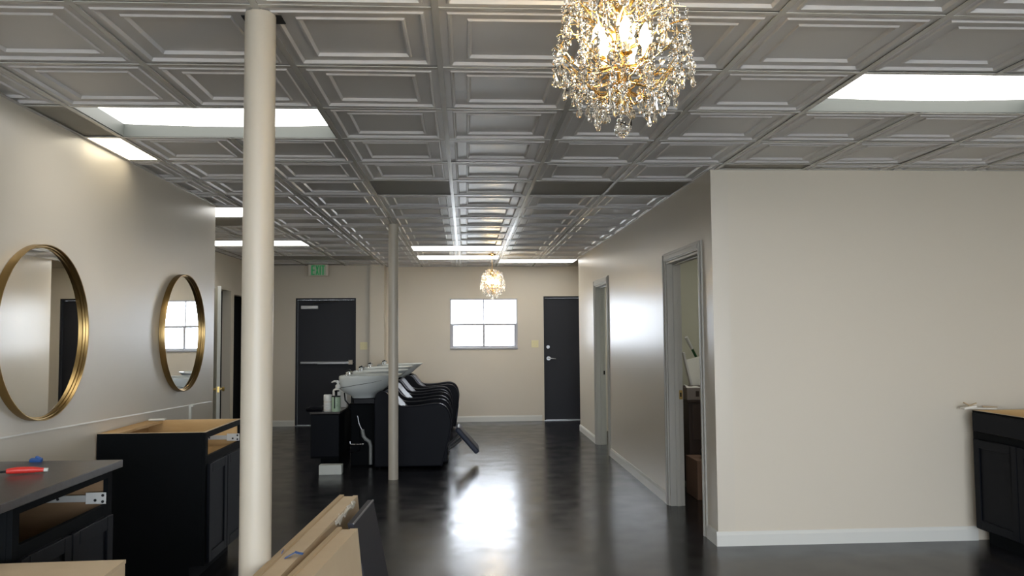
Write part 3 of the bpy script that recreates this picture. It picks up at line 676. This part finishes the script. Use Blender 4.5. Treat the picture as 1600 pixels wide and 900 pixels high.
tag(B().box(-1.50, -1.35, 9.25, 9.58, .62, .80).build('pale_carton', 'pvc', bevel=.004), 'pale grey carton at the back of the trolley top', 'box')
tag(B().box(-1.517, -1.285, 8.45, 8.56, 0, .098).build('foam_block', 'foam', bevel=.004), 'small white block on the floor in front of the trolley', 'block')

# ------------------------------------------------------------------ plates and exit sign
def plate(x, y, z, wd, hh, gang, label):
    r = thing('switch_plate', label, 'switch', (x, y, z))
    B().box(x - wd / 2, x + wd / 2, y - .006, y, z - hh / 2, z + hh / 2).build('plate', 'ivory', r, bevel=.003)
    for k in range(gang):
        xx = x + (k - (gang - 1) / 2) * .046
        B().box(xx - .005, xx + .005, y - .018, y - .005, z - .004, z + .014).build('toggle', 'ivory', r)
        for dz in (-.03, .03): B().lathe([(.003, 0), (.003, .0015)], (xx, y - .0073, z + dz), 8, axis='y').build('screw', 'steel', r)
plate(1.150, YB, 1.268, .118, .118, 2, 'ivory switch plate left of the back door')
plate(-1.632, YBL, 1.262, .116, .118, 2, 'ivory switch plate right of the exit door')
r = thing('exit_sign', 'green lettered exit sign hung from the ceiling above the exit door', 'sign', (-2.31, 12.72, H))
xa, xb, za, zb, y = -2.465, -2.155, 2.367, 2.552, 12.70
B().box(xa, xb, y, y + .05, za, zb).build('sign_case', 'exit_face', r, bevel=.008)
B().box(-2.37, -2.25, y + .005, y + .045, zb, H - .001).build('ceiling_mount', 'exit_face', r)
B().box(xa + .042, xb - .035, y - .0015, y, za + .010, zb - .008).build('lit_panel', 'exit_glow', r)
def letters():
    y0, y1 = y - .004, y - .001; z0, z1 = za + .018, zb - .016; h = z1 - z0; s = .017
    E = B(); x = xa + .053
    E.box(x, x + s * 1.2, y0, y1, z0, z1)
    for zz in (z0, z0 + h / 2 - s / 2, z1 - s): E.box(x + s * 1.2, x + .052, y0, y1, zz, zz + s)
    E.build('letter', 'exit_green', r)
    x = xa + .118; wd = .052; X = B()
    for p, q in (((x, z0), (x + wd - s, z1)), ((x + wd - s, z0), (x, z1))):
        X.prism([p, (p[0] + s, p[1]), (q[0] + s, q[1]), q], y0, y1)
        y0 -= .0004
    X.build('letter', 'exit_green', r); y0 += .0008
    x = xa + .180; B().box(x, x + s * 1.1, y0, y1, z0, z1).build('letter', 'exit_green', r)
    x = xa + .206; B().box(x, x + .055, y0, y1, z1 - s, z1).box(x + .0275 - s * .6, x + .0275 + s * .6, y0, y1, z0, z1 - s).build('letter', 'exit_green', r)
letters()

# ------------------------------------------------------------------ things in the side room
t = thing('side_dresser', 'dark brown cabinet inside the near side room', 'cabinet', (2.3, 7.45, 0))
B().box(2.03, 2.62, 7.25, 7.75, .06, .80).build('cabinet_body', 'darkwood', t, bevel=.004)
B().box(2.01, 2.64, 7.23, 7.77, .80, .825).build('cabinet_top', 'darkwood', t, bevel=.004)
for x in (2.06, 2.55): B().box(x, x + .04, 7.28, 7.32, 0, .06).build('leg', 'darkwood', t)
B().box(2.06, 2.59, 7.238, 7.25, .46, .78).build('drawer', 'darkwood', t, bevel=.004)
t = thing('open_carton', 'shallow printed cardboard box full of papers on the dark cabinet', 'box', (2.25, 7.42, .825))
B().box(2.02, 2.46, 7.26, 7.266, .825, .93).box(2.02, 2.46, 7.60, 7.606, .825, .93).box(2.02, 2.026, 7.266, 7.60, .825, .93).box(2.454, 2.46, 7.266, 7.60, .825, .93).box(2.026, 2.454, 7.266, 7.60, .825, .831).build('carton_tray', 'grey_card', t)
B().box(2.10, 2.13, 7.2585, 7.2598, .85, .90).box(2.15, 2.22, 7.2585, 7.2598, .86, .89).build('side_print', 'darkwood', t)
tag(B().obox((2.26, 7.43, .8535), (.30, .28, .045), Matrix.Rotation(.05, 3, 'Z')).build('paper_pile', 'paper', bevel=.003), 'thick pile of white papers filling the shallow cardboard box', 'paper')
pb = B(); n = 9
grid = [[(2.06 + .24 * a / n, 7.32 + .22 * c / n, .884 + .020 * math.sin(5 * a / n + 2 * c / n) ** 2 + .05 * (1 - a / n) * (c / n)) for a in range(n + 1)] for c in range(n + 1)]
gv = [[pb.bm.verts.new(p) for p in row] for row in grid]
gw = [[pb.bm.verts.new((p[0], p[1], p[2] + .003)) for p in row] for row in grid]
for c in range(n):
    for a in range(n):
        pb.bm.faces.new((gv[c][a], gv[c + 1][a], gv[c + 1][a + 1], gv[c][a + 1])); pb.bm.faces.new((gw[c][a], gw[c][a + 1], gw[c + 1][a + 1], gw[c + 1][a]))
ring = [(0, a) for a in range(n)] + [(c, n) for c in range(n)] + [(n, a) for a in range(n, 0, -1)] + [(c, 0) for c in range(n, 0, -1)]
for p, q in zip(ring, ring[1:] + ring[:1]): pb.bm.faces.new((gv[p[0]][p[1]], gv[q[0]][q[1]], gw[q[0]][q[1]], gw[p[0]][p[1]]))
tag(pb.build('paper_sheet', 'paper', smooth=.8), 'loose curling white sheet on top of the paper pile', 'paper')
t = thing('white_panel', 'white framed panel leaning in the side room above the papers', 'panel', (2.2, 7.66, .825))
rot = Matrix.Rotation(-.22, 3, 'Y')
B().obox((2.27, 7.68, 1.03), (.26, .025, .34), rot).build('panel_board', 'paper', t, bevel=.004)
B().obox((2.27 - .128, 7.66, 1.06), (.02, .045, .38), rot).build('panel_edge', 'pvc', t, bevel=.003)
t = thing('broom_handle', 'slanted green stick with white grip in the side room', 'broom', (2.9, 8.27, 0))
a, c = Vector((2.20, 7.90, 1.39)), Vector((2.52, 8.12, .86)); mid = a.lerp(c, .22)
B().tube([a, mid], .017, 10).build('grip', 'plastic_white', t, smooth=.8)
M['green'] = mat('dark_green_paint', (.02, .09, .03), .4); B().tube([mid, c, Vector((2.85, 8.24, .02))], .013, 10).build('stick', 'green', t, smooth=.8)
t = thing('floor_carton', 'brown cardboard box on the floor of the side room', 'box', (2.25, 7.05, 0))
M['brownbox'] = mat('brown_carton', (.20, .12, .08), .8); B().box(1.98, 2.5, 6.85, 7.20, 0, .33).build('carton_body', 'brownbox', t, bevel=.004)
B().box(1.98, 2.5, 6.85, 7.02, .33, .334).build('top_flap', 'brownbox', t); B().box(1.98, 2.5, 7.03, 7.20, .33, .334).build('top_flap', 'brownbox', t)
o = B().lathe([(.0, 0), (.09, .0), (.12, .03), (.11, .07), (.06, .10), (.02, .105)], (2.17, 7.0, .334), 16)
tag(o.build('black_bag', 'gloss_black', smooth=.8), 'black lumpy bag on the floor carton', 'bag')

# ------------------------------------------------------------------ chandeliers
def crystal_mesh(kind):
    b = B()
    if kind == 'bead':       # octagon button
        b.loft([[(r * math.cos(a), h, r * math.sin(a)) for a in ellipse_arc(8)] for r, h in ((.0035, -.0048), (.0078, -.0012), (.0078, .0012), (.0035, .0048))])
    elif kind == 'octagon':
        b.loft([[(r * math.cos(a), h, r * math.sin(a)) for a in ellipse_arc(10)] for r, h in ((.006, -.0075), (.0125, -.003), (.0145, 0), (.0125, .003), (.006, .0075))])
    elif kind == 'drop':     # long teardrop, top at 0
        b.loft([[(r * math.cos(a), r * .75 * math.sin(a), z) for a in ellipse_arc(7)] for r, z in ((.0018, 0), (.0045, -.008), (.0085, -.021), (.0082, -.028), (.004, -.034))])
    elif kind == 'ball':
        b.loft([[(.0205 * math.sin(u) * math.cos(a + .16 * k), .0205 * math.sin(u) * math.sin(a + .16 * k), .0205 * math.cos(u)) for a in ellipse_arc(12)] for k, u in enumerate([.35, .75, 1.15, 1.57, 1.99, 2.39, 2.79])])
    bmesh.ops.recalc_face_normals(b.bm, faces=b.bm.faces)
    me = bpy.data.meshes.new('crystal_' + kind); b.bm.to_mesh(me); b.bm.free(); me.materials.append(M['crystal']); return me
CM = {k: crystal_mesh(k) for k in ('bead', 'octagon', 'drop', 'ball')}
def chandelier(x, y, label):
    """origin at the ceiling; parts in local coordinates (z negative)"""
    rn = random.Random(11)
    r = thing('crystal_chandelier', label, 'chandelier', (x, y, H), 'crystal chandeliers', world=False)
    zb = 1.942 - H                              # centre of the bottom ball
    B().lathe([(.058, 0), (.058, -.006), (.045, -.018), (.02, -.026), (.008, -.032)], (0, 0, -.001), 28).build('canopy', 'gold_arm', r, smooth=.6)
    B().tube([(0, 0, -.03), (0, 0, zb + .40)], .004, 8).build('stem', 'gold_arm', r)
    B().lathe([(.006, zb + .40), (.022, zb + .385), (.03, zb + .36), (.014, zb + .34), (.012, zb + .27), (.024, zb + .25), (.03, zb + .235), (.012, zb + .21), (.010, zb + .10), (.018, zb + .085), (.012, zb + .065), (.004, zb + .04)], (0, 0, 0), 16).build('centre_column', 'gold_arm', r, smooth=.6)
    def crys(kind, p, s=1.):
        o = bpy.data.objects.new({'bead': 'crystal_bead', 'octagon': 'crystal_octagon', 'drop': 'crystal_drop', 'ball': 'crystal_ball'}[kind], CM[kind])
        COL.objects.link(o); o.parent = r; o.location = p; o.scale = (s, s, s)
        o.rotation_euler = (rn.uniform(-.15, .15), rn.uniform(-.15, .15), rn.uniform(0, 2 * PI)); return o
    crys('ball', (0, 0, zb), 1.0)
    garland = B()
    def tiny(p, q):
        k = .0048 * q; c = Vector(p); v = [garland.bm.verts.new(c + Vector(d) * k) for d in ((1, 0, 0), (0, 1, 0), (-1, 0, 0), (0, -1, 0), (0, 0, 1.2), (0, 0, -1.2))]
        for a in range(4): garland.bm.faces.new((v[a], v[(a + 1) % 4], v[4])); garland.bm.faces.new((v[(a + 1) % 4], v[a], v[5]))
    def strand(p, n, kind):
        z = p[2] - .006
        for k in range(n):
            tiny((p[0] + rn.uniform(-.003, .003), p[1] + rn.uniform(-.003, .003), z), rn.uniform(.8, 1.1)); z -= .0105
        crys('bead', (p[0], p[1], z - .003), rn.uniform(.85, 1.1)); z -= .012
        if kind == 0: crys('octagon', (p[0], p[1], z - .012), rn.uniform(.85, 1.15)); z -= .028
        elif kind == 1: crys('octagon', (p[0], p[1], z - .008), rn.uniform(.55, .75)); z -= .019
        crys('drop', (p[0], p[1], z + .002), rn.uniform(.8, 1.1))
    # tiers: (height of tips above ball, tip radius, count, beads, root height)
    tiers = [(.405, .055, 5, 1, .33), (.380, .100, 7, 2, .30), (.345, .140, 9, 3, .28), (.300, .160, 11, 3, .24), (.250, .172, 12, 4, .20), (.205, .172, 12, 3, .16), (.165, .148, 10, 3, .12), (.128, .110, 8, 2, .10), (.098, .062, 6, 0, .09)]
    for ti, (zt, rt, n, nb, zr) in enumerate(tiers):
        for k in range(n):
            a = 2 * PI * (k + .5 * (ti % 2)) / n + rn.uniform(-.08, .08); rr = rt * rn.uniform(.90, 1.04); zz = zb + zt + rn.uniform(-.014, .014)
            ca, sa = math.cos(a), math.sin(a); swirl = .6 * (-1) ** k
            pts = []
            for q in range(8):
                u = q / 7; aa = a - swirl * (1 - u) ** 1.5
                rad = .014 + (rr - .014) * (u ** .9); hz = zb + zr + (zz - zb - zr) * u + .035 * math.sin(PI * u) * (-1 if ti > 4 else .6)
                pts.append((rad * math.cos(aa), rad * math.sin(aa), hz))
            B().tube(pts, [.0026, .0024, .0022, .002, .0018, .0016, .0014, .0012], 5).build('arm', 'gold_arm', r, smooth=.9)
            strand(pts[-1], nb, (k + ti) % 3)
            # twigs halfway, each with a crystal of its own
            for h, sg in ((5, 1), (3, -1)):
                if h == 3 and ti in (0, 8): continue
                m_ = Vector(pts[h]); d = Vector((ca * .016 - sa * .024 * sg, sa * .016 + ca * .024 * sg, .006))
                B().tube([m_, m_ + d * .6 + Vector((0, 0, .006)), m_ + d], .0011, 4).build('twig', 'gold_arm', r)
                e = m_ + d
                for q in range(2): tiny(e + Vector((0, 0, -.006 - .0105 * q)), 1.)
                crys('octagon' if (k + ti + h) % 2 else 'bead', e + Vector((0, 0, -.037)), rn.uniform(.6, .95))
                if (k + ti) % 2: crys('drop', e + Vector((0, 0, -.047)), rn.uniform(.6, .8))
    garland.build('bead_garland', 'crystal', r)['kind'] = 'stuff'
    # bulbs on candle sleeves
    for k in range(5):
        a = 2 * PI * k / 5 + .95; cx, cy = .062 * math.cos(a), .062 * math.sin(a); z0 = zb + .175
        B().lathe([(.004, -.012), (.016, -.004), (.017, 0), (.011, .002)], (cx, cy, z0), 12).build('bobeche', 'gold_arm', r, smooth=.7)
        B().lathe([(.010, 0), (.010, .022)], (cx, cy, z0 + .002), 12).build('candle_sleeve', 'candle', r, smooth=.7)
        B().lathe([(.006, 0), (.013, .012), (.0165, .028), (.013, .045), (.006, .058), (.001, .066)], (cx, cy, z0 + .024), 14).build('bulb', 'bulb', r, smooth=1.)
    return r
c1 = chandelier(.392, 1.95, 'nearest crystal chandelier with glowing bulbs, hanging at top centre')
c2 = copy_tree(c1); c2.location = (.378, 11.216, H); c2['label'] = 'small looking far crystal chandelier hanging in front of the window'

for o in bpy.data.objects:
    if '_off' in o: del o['_off']
